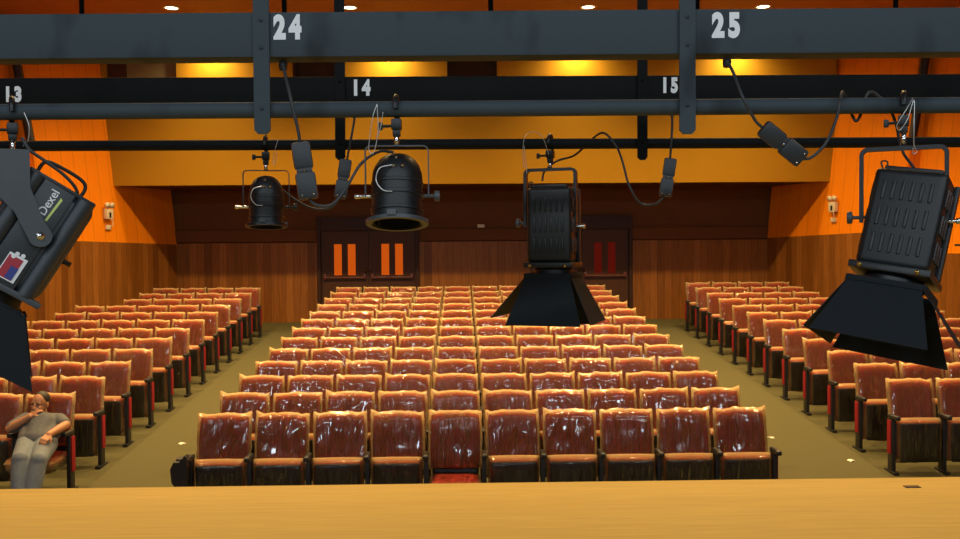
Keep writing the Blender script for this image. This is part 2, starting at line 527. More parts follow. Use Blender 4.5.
# side walls
YSTEP = 17.0
for side in (-1, 1):
    nm = 'left' if side < 0 else 'right'
    if side < 0:
        pc, pn = at_y(177, 245, YB), None
        zc_ = at_y(177, 244.5, YB).z
        xs_ = wall_x(-1, YSTEP); zs_ = at_y(55, 239.7, YSTEP).z
    else:
        zc_ = at_y(767, 238, YB).z
        xs_ = wall_x(1, YSTEP); zs_ = at_y(892, 230.5, YSTEP).z
    xc_ = XL if side < 0 else XR
    lean = .10 * side
    ret = .17 * side
    x2 = xs_ + ret
    ye, xe = Y_END, x2 + side * .14 * (YSTEP - Y_END)
    zl2 = at_y(951, 254, 14.9).z if side > 0 else at_y(951, 254, 14.9).z
    zl2e = zl2 - .078 * 8
    up = lambda x, z: x + lean * (ZC - z)
    a0, a1, a2, a3 = (xc_, YB + .02), (xs_, YSTEP), (x2, YSTEP), (xe, ye)
    q_up = [((a0[0], a0[1], zc_), (a1[0], a1[1], zs_), (up(a1[0], zs_), a1[1], ZC), (up(a0[0], zc_), a0[1], ZC)),
            ((a1[0], a1[1], zl2), (a2[0], a2[1], zl2), (a2[0] + lean * (zs_ - zl2), a2[1], zs_), (a1[0], a1[1], zs_)),
            ((a1[0], a1[1], zs_), (a2[0] + lean * (zs_ - zl2), a2[1], zs_), (up(a2[0], zl2), a2[1], ZC), (up(a1[0], zs_), a1[1], ZC)),
            ((a2[0], a2[1], zl2), (a3[0], a3[1], zl2), (up(a3[0], zl2), a3[1], ZC), (up(a2[0], zl2), a2[1], ZC))]
    wl = quad_uv('wall_' + nm, q_up, 'orange'); structure(wl, 'orange boarded side wall above the walnut panelling')
    q_lo = [((a0[0], a0[1], ZF(YB) - .1), (a1[0], a1[1], ZF(YSTEP) - .1), (a1[0], a1[1], zs_), (a0[0], a0[1], zc_)),
            ((a1[0], a1[1], ZF(YSTEP) - .1), (a2[0], a2[1], ZF(YSTEP) - .1), (a2[0], a2[1], zl2), (a1[0], a1[1], zl2)),
            ((a2[0], a2[1], ZF(YSTEP) - .1), (a3[0], a3[1], ZF(ye) - .1), (a3[0], a3[1], zl2), (a2[0], a2[1], zl2))]
    quad_uv('wainscot', q_lo, 'wain', wl)
    # black conduit standing in the step of the wall
    p = Vector((a2[0] - side * .05, YSTEP - .09, 0))
    cd = MB().tube([(p.x + lean * .4, p.y, EYE + 1.95), (up(p.x, zs_), p.y, ZC - .02)], .075, 12).obj('wall_conduit_pipe', 'black', None, 'auto')
    tag(cd, 'black vertical pipe on the wall step ' + ('above the grey tilted spotlight' if side < 0 else 'above the big black spotlight'), 'pipe', 'black wall pipes')

# emergency lights on the side walls
def emergency(px, py, side, label):
    # where the sight line meets the flared, leaning wall
    lo_, hi_ = 15., 20.
    for _ in range(40):
        Y = (lo_ + hi_) / 2
        q = at_y(px, py, Y)
        wx = wall_x(side, Y) + side * .10 * (q.z - EYE - .15)
        if abs(q.x) > abs(wx): hi_ = Y
        else: lo_ = Y
    x, z = wx, q.z
    # onto the leaning wall along the sight line
    t = thing('emergency_light', label, 'emergency light', (x - side * .05, Y, z), math.atan2(.38 * side, 1) * 1 + (-PI / 2 if side > 0 else PI / 2), 'emergency lights on the side walls')
    MB().box((0, -.01, 0), (.19, .09, .20), bevel=.015).obj('housing', 'ivory', t, 'auto')
    for s in (-1, 1):
        R = Matrix.Translation((s * .06, -.04, .17)) @ Matrix.Rotation(PI / 2, 4, 'X')
        MB().lathe([(0, -.06), (.03, -.055), (.05, -.02), (.058, .02), (.0, .022)], 14, R).obj('lamp_head', 'ivory', t, True)
    MB().box((.0, -.055, -.02), (.05, .006, .10)).obj('grille', 'blackmetal', t)
    MB().box((0, .0, -.26), (.13, .04, .09), bevel=.01).obj('socket_plate', 'ivory', t, 'auto')
    MB().tube(smooth_path([(.03, -.03, -.09), (.07, -.06, -.16), (.04, -.05, -.25)]), .009, 6).obj('lead', 'ivory', t, True)
    return t


emergency(105.5, 214, -1, 'ivory twin-head emergency light on the orange wall by the grey tilted spotlight')
emergency(836, 207, 1, 'ivory twin-head emergency light on the orange wall by the big black spotlight')
sp = MB().box((0, 0, 0), (.16, .04, .07), bevel=.01).obj('wall_sensor', 'ivory'); sp.location = at_y(481, 226, YB - .04); tag(sp, 'small cream box on the back wall between the two doors', 'sensor')
hk = MB().box((0, 0, 0), (.05, .35, .035), bevel=.005).obj('wall_bracket', 'black'); hk.location = at_y(962, 245, 14.4); tag(hk, 'small dark bracket on the orange wall beside the big spotlight', 'bracket')

# downlights in the ceiling
DL = [at_y(176, 12, 16.2), at_y(352, 9, 16.3), at_y(590, 8, 16.3), at_y(765, 9, 16.2)]
cols_x = [(-4.95), (-1.88), 2.26, 5.33]
names = ['above the olive booth window', 'above the middle booth windows', 'above the ochre wall just behind the middle spotlight', 'above the ochre wall near the far orange wall']
for i, x in enumerate(cols_x):
    t = thing('downlight', 'small glowing recessed ceiling downlight ' + names[i], 'downlight', (x, 16.35, ZC), 0, 'ceiling downlights')
    MB().lathe([(.11, -.012), (.14, -.012), (.14, 0), (.11, 0)], 24).obj('trim_ring', 'ivory', t)
    MB().lathe([(.0, -.006), (.11, -.006)], 24).obj('lamp', 'emit', t)

# ================================================================== LIGHTING
def spot(x, y, z, e, col, size=130, blend=.8, target=None, rad=.09, name='house_or_added_light'):
    l = bpy.data.lights.new(name, 'SPOT'); l.energy = e; l.color = col; l.spot_size = math.radians(size); l.spot_blend = blend; l.shadow_soft_size = rad
    o = bpy.data.objects.new(name, l); COL.objects.link(o); o.location = (x, y, z)
    if target is not None:
        o.rotation_euler = (Vector(target) - Vector((x, y, z))).to_track_quat('-Z', 'Y').to_euler()
    return o


WARM = (1., .665, .275)
for x in cols_x:
    for yy, e in ((16.35, 1000), (13.3, 1150), (10.2, 1000), (7.2, 400)):
        spot(x, yy, ZC - .05, e, WARM)
# unseen spots added close to the booth wall to throw its scallops
for px in (213, 390, 575, 733):
    p = at_y(px, 40, YFASC)
    spot(p.x, YFASC - .38, ZC - .04, 300, (1., .74, .38), 165, 1.)


def area(loc, target, sx, sy, e, col, name='stage_work_light'):
    l = bpy.data.lights.new(name, 'AREA'); l.shape = 'RECTANGLE'; l.size = sx; l.size_y = sy; l.energy = e; l.color = col
    o = bpy.data.objects.new(name, l); COL.objects.link(o); o.location = loc
    o.rotation_euler = (Vector(target) - Vector(loc)).to_track_quat('-Z', 'Y').to_euler()


COOL = (.80, .91, 1.)
for x in (-6, -3, 0, 3, 6):
    area((x, -2.5, 7.3), (x * .6, 7, 1.0), 1.9, .6, 66, COOL)
    area((x, -3.6, 4.5), (x * .6, 7, 1.0), 1.5, .35, 46, COOL)
wd = bpy.data.worlds.new('world'); sc.world = wd; wd.use_nodes = True
wd.node_tree.nodes['Background'].inputs['Color'].default_value = (.55, .6, .7, 1)
wd.node_tree.nodes['Background'].inputs['Strength'].default_value = .06

# ================================================================== CHAIRS
def pillow(nx, nz, hw, hh, tf, tb, k, zc, lean=0., curve=0., yo=0., disp=None, crown=0., seam=None, z_ref=None, p=6):
    """a cushion standing in x,z: front bulge tf towards -y, back bulge tb"""
    vs, fs, sm = [], [], []
    for side in (0, 1):
        for j in range(nz + 1):
            for i in range(nx + 1):
                u, v = -1 + 2 * i / nx, -1 + 2 * j / nz
                # denser rows towards the rim
                uu, vv = math.sin(u * PI / 2) * .5 + u * .5, math.sin(v * PI / 2) * .5 + v * .5
                x = hw * uu * math.sqrt(1 - k * vv * vv / 2)
                z = hh * vv * math.sqrt(1 - k * uu * uu / 2)
                if vv > 0: z += crown * (1 - uu * uu) * vv
                e = max(0., (1 - abs(uu) ** p)) ** .5 * max(0., (1 - abs(vv) ** p)) ** .5
                y = -tf * e if side == 0 else tb * e
                P = Vector((x, y + curve * uu * uu, z + zc))
                if disp: P = disp(P, uu, vv, side, e)
                P.y += yo + lean * (P.z - (z_ref if z_ref is not None else zc))
                vs.append(P)
                sm.append(seam(uu, vv, side) if seam else 0.)
    n = (nx + 1) * (nz + 1)
    for side in (0, 1):
        for j in range(nz):
            for i in range(nx):
                a = side * n + j * (nx + 1) + i
                q = [a, a + 1, a + nx + 2, a + nx + 1]
                fs.append(q if side == 0 else q[::-1])
    return vs, fs, sm


def pillow_mesh(name, mat, seamed=False, **k):
    vs, fs, sm = pillow(**k)
    bm = bmesh.new()
    lay = bm.verts.layers.float.new('seam') if seamed else None
    bv = [bm.verts.new(v) for v in vs]
    if seamed:
        for v, s in zip(bv, sm): v[lay] = s
    for f in fs: bm.faces.new([bv[i] for i in f])
    bmesh.ops.remove_doubles(bm, verts=bm.verts[:], dist=1e-4)
    me = bpy.data.meshes.new(name); bm.to_mesh(me); bm.free()
    me.materials.append(MAT[mat]); me.polygons.foreach_set('use_smooth', [True] * len(me.polygons))
    return me


LEAN = .20
# backrest: red pad in a black shell; local origin = floor under the top of the backrest, front is -y
ME = {}
ME['backrest'] = pillow_mesh('backrest', 'red', nx=12, nz=10, hw=.236, hh=.256, tf=.06, tb=.02, k=.17, zc=.692, lean=LEAN, curve=-.012, crown=.020, z_ref=.95, p=8)
ME['back_shell'] = pillow_mesh('back_shell', 'black', nx=10, nz=8, hw=.225, hh=.30, tf=.0, tb=.02, k=.2, zc=.62, lean=LEAN, curve=-.012, yo=.028, z_ref=.95, p=8)


def back_wrap(seed):
    r = random.Random(seed)
    o = Vector((r.uniform(0, 50), r.uniform(0, 50), r.uniform(0, 50)))
    ang = r.uniform(-.6, .6)
    spL, spR = r.uniform(.0, .05), r.uniform(.0, .05)

    def disp(P, u, v, side, e):
        q = Vector((P.x * math.cos(ang) - P.z * math.sin(ang), P.y, P.x * math.sin(ang) + P.z * math.cos(ang)))
        n = noise.noise(Vector((q.x * 26, q.y * 9, q.z * 4.5)) + o)
        n2 = noise.noise(Vector((q.x * 12, q.y * 9, q.z * 6)) * 1.3 + o * 2)
        d = (.006 * n + .008 * n2) * (.35 + .65 * e)
        P = P + Vector((0, -d if side == 0 else d, 0))
        rim = max(abs(u), abs(v)) ** 8
        if v > .6:
            P.z += rim * .016 * noise.noise(Vector((P.x * 22, 3, 1)) + o)
            if u < -.75: P.z += spL * (-u - .75) * 4 * (v - .6) * 2.5
            if u > .75: P.z += spR * (u - .75) * 4 * (v - .6) * 2.5
        if abs(u) > .8: P.x += rim * .009 * noise.noise(Vector((1, 2, P.z * 18)) + o)
        return P

    def seam(u, v, side):
        s = 0.
        lo = .91 if side == 0 else .5
        if v > lo: s = max(s, min(1., (v - lo) / (1 - lo) * 1.6) * .85)
        if abs(u) > .885: s = max(s, min(1., (abs(u) - .885) / .05) * .42)
        return s * (.75 if side == 0 else 1.)
    return pillow_mesh('plastic_wrap', 'film', seamed=True, nx=24, nz=18, hw=.257, hh=.264, tf=.068, tb=.055, k=.06, zc=.702, lean=LEAN, curve=-.012,
                       disp=disp, crown=.014, seam=seam, z_ref=.95, p=10)


BACK_WRAPS = [back_wrap(100 + i) for i in range(9)]
# tipped-up seat: cushion with its front edge on top, black pan facing the stage
ME['seat'] = pillow_mesh('seat', 'red', nx=12, nz=10, hw=.228, hh=.222, tf=.05, tb=.05, k=.12, zc=.352, yo=-.20, p=8, lean=-.06)
pm = MB(); pm.box((0, -.263, .330), (.425, .040, .415), bevel=.016, seg=3)
for xx in (-.12, 0, .12): pm.box((xx, -.283, .31), (.018, .012, .30), bevel=.004)
ME['seat_pan'] = pm.mesh('seat_pan', 'black', 'auto')


def seat_wrap(seed):
    r = random.Random(seed)
    o = Vector((r.uniform(0, 50), r.uniform(0, 50), r.uniform(0, 50)))

    def disp(P, u, v, side, e):
        n = noise.noise(Vector((P.x * 16, P.y * 8, P.z * 12)) + o)
        n2 = noise.noise(Vector((P.x * 30, 1, P.z * 6)) + o)
        d = (.010 * n + .006 * n2) * (.3 + .7 * e)
        P = P + Vector((0, -d if side == 0 else d, 0))
        if v < -.6: P.z += .02 * noise.noise(Vector((P.x * 14, 5, 2)) + o)
        return P

    def seam(u, v, side):
        return max(max(0., (v - .86) / .14) * .6, max(0., (abs(u) - .9) / .1) * .3)
    return pillow_mesh('seat_wrap', 'film_dark', seamed=True, nx=16, nz=14, hw=.241, hh=.245, tf=.115, tb=.06, k=.08, zc=.345, yo=-.20, disp=disp, seam=seam, p=10, lean=-.06)


SEAT_WRAPS = [seat_wrap(300 + i) for i in range(6)]
# lowered seat
T = Matrix.Translation((0, -.32, .36)) @ Matrix.Rotation(PI / 2 - .06, 4, 'X') @ Matrix.Translation((0, .20, -.352))
def moved(me, name, T):
    c = me.copy(); c.name = name; c.transform(T); return c
ME['seat_low'] = moved(ME['seat'], 'seat_low', T)
ME['pan_low'] = moved(ME['seat_pan'], 'pan_low', T)
ME['wrap_low'] = moved(SEAT_WRAPS[0], 'wrap_low', T)
# standard with foot, and the armrest
lm = MB()
lm.box((0, -.20, .30), (.042, .11, .56), bevel=.008)
lm.box((0, -.20, .012), (.06, .24, .024), bevel=.006)
ME['leg'] = lm.mesh('leg', 'black', 'auto')
am = MB()
am.box((0, -.255, .605), (.052, .22, .045), bevel=.018, seg=3)
ME['armrest'] = am.mesh('armrest', 'black', 'auto')
ME['end_panel'] = MB().box((0, -.195, .385), (.012, .085, .36), bevel=.004).mesh('end_panel', 'redpanel', 'auto')
# folded writing tablet hanging beside the front row's end arms
tm = MB()
tm.prism([(-.02, .60), (.03, .66), (.05, .64), (.045, .36), (-.04, .34), (-.09, .42), (-.10, .54), (-.07, .60)], -.40, -.30)
tm.box((-.02, -.27, .60), (.10, .12, .04), bevel=.012)
ME['tablet'] = tm.mesh('tablet', 'black', 'auto')

PITCH_X = .545
chair_n = 0
ORD = ['first', 'second', 'third', 'fourth', 'fifth', 'sixth', 'seventh', 'eighth', 'ninth', 'tenth', 'eleventh', 'twelfth', 'thirteenth']


def chair(x, y, label, group, right_leg=True, left_leg=False, aisle=0, low=False, tablet=0, wrapped=True):
    global chair_n
    chair_n += 1
    r = random.Random(chair_n * 13 + 5)
    y += r.uniform(-.008, .008)
    t = thing('theatre_chair', label, 'chair', (x, y, ZF(y - .2)), r.uniform(-.012, .012), group)
    b = put('backrest', ME['backrest'], t)
    put('back_shell', ME['back_shell'], t)
    if wrapped:
        w = put('plastic_wrap', BACK_WRAPS[r.randrange(len(BACK_WRAPS))], b)
    s = put('seat', ME['seat_low' if low else 'seat'], t)
    put('seat_pan', ME['pan_low' if low else 'seat_pan'], s)
    if wrapped:
        put('plastic_wrap', ME['wrap_low'] if low else SEAT_WRAPS[r.randrange(len(SEAT_WRAPS))], s)
    for on, sx in ((right_leg, 1), (left_leg, -1)):
        if on:
            l = put('leg', ME['leg'], t, (sx * PITCH_X / 2, 0, 0))
            put('armrest', ME['armrest'], t, (sx * PITCH_X / 2, 0, 0))
            if aisle == sx:
                put('end_panel', ME['end_panel'], l, (sx * .026, 0, 0))['label'] = 'red padded end panel facing the aisle'
    if tablet:
        k = put('writing_tablet', ME['tablet'], t, (tablet * (PITCH_X / 2 + .035), 0, 0))
        k.scale = (-tablet, 1, 1)
    return t


def seen(x, y, m=12):
    a = pix((x - .26, y, ZF(y) + .5))[0]; b = pix((x + .26, y, ZF(y) + .5))[0]
    return b > -m and a < W + m


# centre block: 13 rows of ten
CX = .21
for i in range(13):
    Y = 8.9 + .825 * i
    for k in range(10):
        x = CX + (k - 4.5) * PITCH_X
        rowname = 'front row' if i == 0 else ('back row' if i == 12 else ORD[i] + ' row')
        lab = f'red chair in clear plastic, middle block, {rowname}, {ORD[k]} from the seated man\'s aisle'
        if i == 0 and k == 4:
            lab = 'plastic-wrapped red chair with its seat folded down, in front row of the middle block'
        chair(x, Y, lab, 'wrapped chairs of the middle block', True, k == 0, aisle=(-1 if k == 0 else (1 if k == 9 else 0)), low=(i == 0 and k == 4),
              tablet=(-1 if (i == 0 and k == 0) else 0))
# side blocks
LX, RX = -4.0, 4.60


def per_row(Y): return 4 if Y > 17.2 else 5 if Y > 15.3 else 6 if Y > 13.6 else 7


MANSEAT = None
for j in range(12):
    Y = 9.80 + .825 * j
    for k in range(per_row(Y)):
        x = LX - PITCH_X * (k + .5)
        if not seen(x, Y): continue
        rowname = 'front row' if j == 0 else ('back row' if j == 11 else ORD[j] + ' row')
        lab = f'red chair in clear plastic, seated man\'s block, {rowname}, {ORD[k]} from the aisle'
        man_here = (j == 0 and k == 0)
        if man_here: lab = 'plastic-wrapped red aisle chair that the man is sitting on'
        c = chair(x, Y, lab, 'wrapped chairs of the seated man\'s block', True, True if k == per_row(Y) - 1 else False, aisle=(1 if k == 0 else 0), low=man_here)
        if man_here: MANSEAT = c
for j in range(12):
    Y = 10.06 + .822 * j
    for k in range(per_row(Y)):
        x = RX + PITCH_X * (k + .5)
        if not seen(x, Y): continue
        rowname = 'front row' if j == 0 else ('back row' if j == 11 else ORD[j] + ' row')
        lab = f'red chair in clear plastic, block behind the biggest spotlight, {rowname}, {ORD[k]} from the aisle'
        chair(x, Y, lab, 'wrapped chairs of the block behind the biggest spotlight', k < 99, k == 0, aisle=(-1 if k == 0 else 0))

# scraps of paper in the aisles
for px, py, lab in ((182, 444, 'small pale scrap of paper in the aisle beside the seated man'), (851, 461, 'small pale scrap of paper in the aisle below the biggest spotlight'), (771, 438, 'tiny pale scrap of paper beside the end of the second row')):
    v = at(px, py, 1) - CPOS
    tt = (ZF(0) - EYE) / (v.z - .078 * v.y)
    p = CPOS + v * tt
    s = MB().prism([(-.035, 0), (.0, .012), (.04, .004), (.03, -.002)], -.03, .03).obj('paper_scrap', 'paper'); s.location = p + Vector((0, 0, .004)); s.rotation_euler = (.078, 0, random.uniform(0, 3))
    tag(s, lab, 'paper scrap', 'paper scraps in the aisles')
# floor pocket at the stage edge
v = at(912, 487, 1) - CPOS
p = CPOS + v * ((.95 - EYE) / v.z)
pk = MB().box((0, 0, .002), (.10, .05, .006), bevel=.002).obj('floor_pocket', 'blackmetal'); pk.location = p; tag(pk, 'small dark metal plate let into the stage boards near the edge', 'floor plate')

# ================================================================== BATTENS
def text(s, parent, loc, size, mat, rot=(PI / 2, 0, 0), bold=.012, name='numeral', sx=1., space=1.):
    c = bpy.data.curves.new(name, 'FONT'); c.body = s; c.size = size; c.align_x = 'CENTER'; c.align_y = 'CENTER'
    c.offset = bold * size; c.extrude = .0008; c.space_character = space
    c.materials.append(MAT[mat])
    tmp = bpy.data.objects.new('tmp', c); COL.objects.link(tmp)
    me = bpy.data.meshes.new_from_object(tmp.evaluated_get(bpy.context.evaluated_depsgraph_get()))
    bpy.data.objects.remove(tmp)
    o = put(name, me, parent, loc); o.rotation_euler = rot; o.scale = (sx, 1, 1)
    return o


def batten(label, d, rc0, rc1, rh, pc0, pc1, pr, straps, strap_y, nums, mats, rods):
    """raceway centre line from pixel row rc0 (x=0) to rc1 (x=960) at depth d, pipe below it"""
    A, B = at(-480, rc0 + (rc0 - rc1) / 2, d), at(1440, rc1 - (rc0 - rc1) / 2, d)
    mid = (A + B) / 2; dirv = (B - A); L_ = dirv.length
    X = dirv.normalized(); Z = (Vector((0, 0, 1)) - X * X.z).normalized(); Y = Z.cross(X)
    R = Matrix((X, Y, Z)).transposed().to_4x4(); R.translation = mid
    root = thing('lighting_batten', label, 'lighting batten')
    root.matrix_world = R
    inv = R.inverted()
    loc = lambda p: inv @ p
    rw = MB().box((0, .05, 0), (L_, .10, rh), bevel=.006).obj('raceway', mats[0], root, 'auto')
    pz = (loc(at(480, (pc0 + pc1) / 2, d)).z)
    MB().tube([(-L_ / 2, .03, pz), (L_ / 2, .03, pz)], pr, 20).obj('pipe', mats[1], root, 'auto')
    for px in straps:
        q = loc(at(px, 60, d)); zb_ = loc(at(px, strap_y, d)).z
        s = MB()
        w = .026 if d < 4 else .023
        s.prism([(q.x - w, 1.6), (q.x - w, zb_ + .012), (q.x - w + .012, zb_), (q.x + w - .012, zb_), (q.x + w, zb_ + .012), (q.x + w, 1.6)], -.012, -.002)
        s.obj('strap', mats[0], root)
        for zz in (.045, -.045, pz):
            MB().lathe([(0, .005), (.006, .004), (.006, 0)], 10, Matrix.Translation((q.x, -.012, zz)) @ Matrix.Rotation(PI / 2, 4, 'X')).obj('bolt', mats[0], root, True)
    for px in rods:
        q = loc(at(px, 0, d))
        MB().tube([(q.x, .085, 0.02), (q.x, .085, 1.6)], .0085, 8).obj('hanger_rod', 'far', root, True)
    for s_, px, py, hpx, sx in nums:
        q = loc(at(px, py, d))
        text(s_, rw, (q.x, -.0015, q.z), hpx * d / F / .69, 'white', bold=.06, sx=sx, space=1.4)
    # gland where a tail leaves the raceway is with the cord
    return root, R


near, RN = batten('slate blue batten with numbers 24 and 25 hanging nearest the stage', 3.05, 36.5, 29.5, .146, 110.5, 103.5, .0265, (262, 687), 134,
                  [('24', 287.5, 28.5, 21.5, .72), ('25', 726, 26.5, 22, .72)], ('near', 'near'), (71, 279, 491, 703, 907))
far, RF = batten('black batten with numbers 13 to 15 hanging behind the slate one', 4.28, 93.5, 89.5, .142, 146, 140.5, .0245, (340, 642), 160,
                 [('13', 13, 95, 13.5, .75), ('14', 361, 88.5, 14, .75), ('15', 669.5, 86, 13.5, .70)], ('far', 'pipe2'), ())
PIPE_N = lambda x: (110.5 + (103.5 - 110.5) * x / 960)
PIPE_F = lambda x: (146 + (140.5 - 146) * x / 960)


# ================================================================== LAMPS
def clamp(root, top, pr, drop, mat='blackmetal'):
    """hook clamp: root local z=0 is the yoke; the pipe centre is at z=top"""
    c = MB()
    pts = [Vector((0, (pr + .0155) * math.cos(a), top + (pr + .0155) * math.sin(a))) for a in [math.radians(q) for q in range(-50, 200, 18)]]
    c.tube(pts, .009, 8)
    c.box((0, 0, top - pr - .024), (.034, .05, .036), bevel=.006)
    c.box((0, 0, top - pr - .05), (.026, .03, .03), bevel=.006)
    c.obj('hook_clamp', mat, root, 'auto')
    MB().tube([(.0, -.02, top - pr - .03), (-.045, -.02, top - pr - .032)], .005, 8).box((-.052, -.02, top - pr - .032), (.016, .006, .026), bevel=.003).obj('wing_bolt', mat, root, 'auto')
    MB().tube([(0, 0, top - pr - .055), (0, 0, -.004)], .0085, 12).obj('spigot', 'chrome', root, True)


def u_yoke(root, hw, ln, bw, bt, mat, rnd=.03, extra=0.):
    """flat bar bent into an upside-down U; bw along y, bt thickness"""
    outer, inner = [], []
    def ring(h, r, l):
        p = [(-h, -l)]
        for a in range(180, 89, -15): p.append((-h + r + r * math.cos(math.radians(a)), -r + r * math.sin(math.radians(a))))
        for a in range(90, -1, -15): p.append((h - r + r * math.cos(math.radians(a)), -r + r * math.sin(math.radians(a))))
        p.append((h, -l)); return p
    o, i = ring(hw, rnd, ln), ring(hw - bt, rnd - bt, ln + bt)
    i = [(x, z - bt) for x, z in i]; i[0] = (i[0][0], -ln); i[-1] = (i[-1][0], -ln)
    n = len(o)
    vs = [(x, -bw / 2, z) for x, z in o] + [(x, -bw / 2, z) for x, z in i] + [(x, bw / 2, z) for x, z in o] + [(x, bw / 2, z) for x, z in i]
    fs = []
    for k in range(n - 1):
        fs += [[k, k + 1, n + k + 1, n + k], [2 * n + k, 3 * n + k, 3 * n + k + 1, 2 * n + k + 1], [k, 2 * n + k, 2 * n + k + 1, k + 1], [n + k, n + k + 1, 3 * n + k + 1, 3 * n + k]]
    fs += [[0, n, 3 * n, 2 * n], [n - 1, 3 * n - 1, 4 * n - 1, 2 * n - 1]]
    return MB().add(vs, fs).obj('yoke', mat, root, 'auto')


def knob(root, p, sgn, r, mat, name='tilt_knob'):
    """knob on the end of a tilt bolt along x"""
    R = Matrix.Translation(p) @ Matrix.Rotation(sgn * PI / 2, 4, 'Y')
    m = MB().lathe([(0, -.02), (.006, -.02), (.006, .02), (r, .022), (r * 1.05, .03), (r, .038), (0, .04)], 16, R)
    return m.obj(name, mat, root, 'auto')


def par_can(label, px, py_yoke, d, pipe_py, pr, hw, yl, rb, hb, mats, tilt=0., yaw=0.):
    loc = at(px, py_yoke, d) + Vector((0, .0105, 0))
    t = thing('stage_spotlight', label, 'spotlight', loc, yaw, 'can spotlights')
    top = at(px, pipe_py, d - .03).z - loc.z
    clamp(t, top, pr, 0)
    u_yoke(t, hw, yl, .018, .004, mats[1], .02)
    P = Matrix.Translation((0, 0, -yl)) @ Matrix.Rotation(tilt, 4, 'X')
    z0 = yl - .02      # dome top above pivot
    r = rb
    prof = [(0, 0), (r * .25, -.001), (r * .5, -.008), (r * .72, -.022), (r * .88, -.042), (r * .96, -.062), (r, -.085),
            (r, -.098), (r * 1.035, -.100), (r * 1.035, -.108), (r, -.110), (r, -.135), (r * 1.045, -.137), (r * 1.045, -.148), (r * 1.0, -.150),
            (r * .985, -hb * .80), (r * 1.05, -hb * .81), (r * 1.05, -hb * .85), (r, -hb * .86), (r, -hb), (r * .93, -hb), (r * .93, -hb * .7), (r * .9, -hb * .68)]
    prof = [(a, b + z0 * .0 + (yl - .025)) for a, b in prof]
    b = MB().lathe(prof, 36, P).obj('can_body', mats[0], t, 'auto')
    zb_ = yl - .025 - hb
    MB().lathe([(0, zb_ + hb * .3), (r * .6, zb_ + hb * .27), (r * .91, zb_ + hb * .3)], 28, P).obj('reflector_lamp', 'lens', t, True)
    # gel frame holder
    m = MB(); m.lathe([(r * 1.0, zb_ + .012), (r * 1.22, zb_ + .008), (r * 1.22, zb_ - .004), (r * 1.0, zb_ - .004)], 36, P)
    for a in (0.4, 2.5, 4.6):
        m.box((r * 1.12 * math.cos(a), r * 1.12 * math.sin(a), zb_ + .012), (.03, .03, .02), P, bevel=.003)
    m.obj('colour_frame', mats[1], t, 'auto')
    for s in (-1, 1): knob(t, (s * (hw - .004), 0, -yl), s, .017 if s > 0 else .008, mats[1] if s > 0 else 'chrome')
    ry = -r
    MB().tube([P @ Vector(q) for q in smooth_path([(-.012, ry - .002, zb_ + hb * .74), (-.05, ry * .98 - .014, zb_ + hb * .68), (-.062, ry * .9 - .012, zb_ + hb * .52), (-.04, ry - .006, zb_ + hb * .38), (-.01, ry - .002, zb_ + hb * .36)])], .0022, 6).obj('front_wire', 'wire', t, True)
    for x, zz in ((.022, .74), (-.006, .74), (0.0, .88)): MB().lathe([(0, .006), (.005, .004), (.006, 0)], 10, P @ Matrix.Translation((x, ry * (1.0 if zz < .8 else .8), zb_ + hb * zz)) @ Matrix.Rotation(PI / 2, 4, 'X')).obj('rivet', 'chrome', t, True)
    return t


lampC = par_can('black can spotlight hanging from the slate batten below the number 14', 396.5, 145, 3.08, PIPE_N(396), .0265, .106, .168, .084, .235, ('lampblack', 'lampgrey'), R_(-12), .0)
lampB = par_can('smaller-looking black can spotlight on the black batten below the number 24', 265.5, 170, 4.31, PIPE_F(265), .0245, .106, .17, .078, .235, ('lampblack', 'blackmetal'), R_(-6), .12)


def barn_doors(root, P, hs, z0, ln, angs, flare, mat):
    """four flaps hinged on a square frame of half-size hs at local height z0; angs: near, far, left, right (from the axis, outward)"""
    if not isinstance(flare, tuple): flare = (flare,) * 4
    for (rot, a, fl_) in zip((0, PI, -PI / 2, PI / 2), angs, flare):
        Q = P @ Matrix.Rotation(rot, 4, 'Z') @ Matrix.Translation((0, -hs, z0)) @ Matrix.Rotation(-a, 4, 'X')
        MB().prism([(-hs * .96, 0), (hs * .96, 0), (hs * fl_, -ln), (-hs * fl_, -ln)], -.0015, .0015, Q).tube([Q @ Vector((-hs * .9, 0, 0)), Q @ Vector((hs * .9, 0, 0))], .005, 8).obj('barn_door', mat, root)


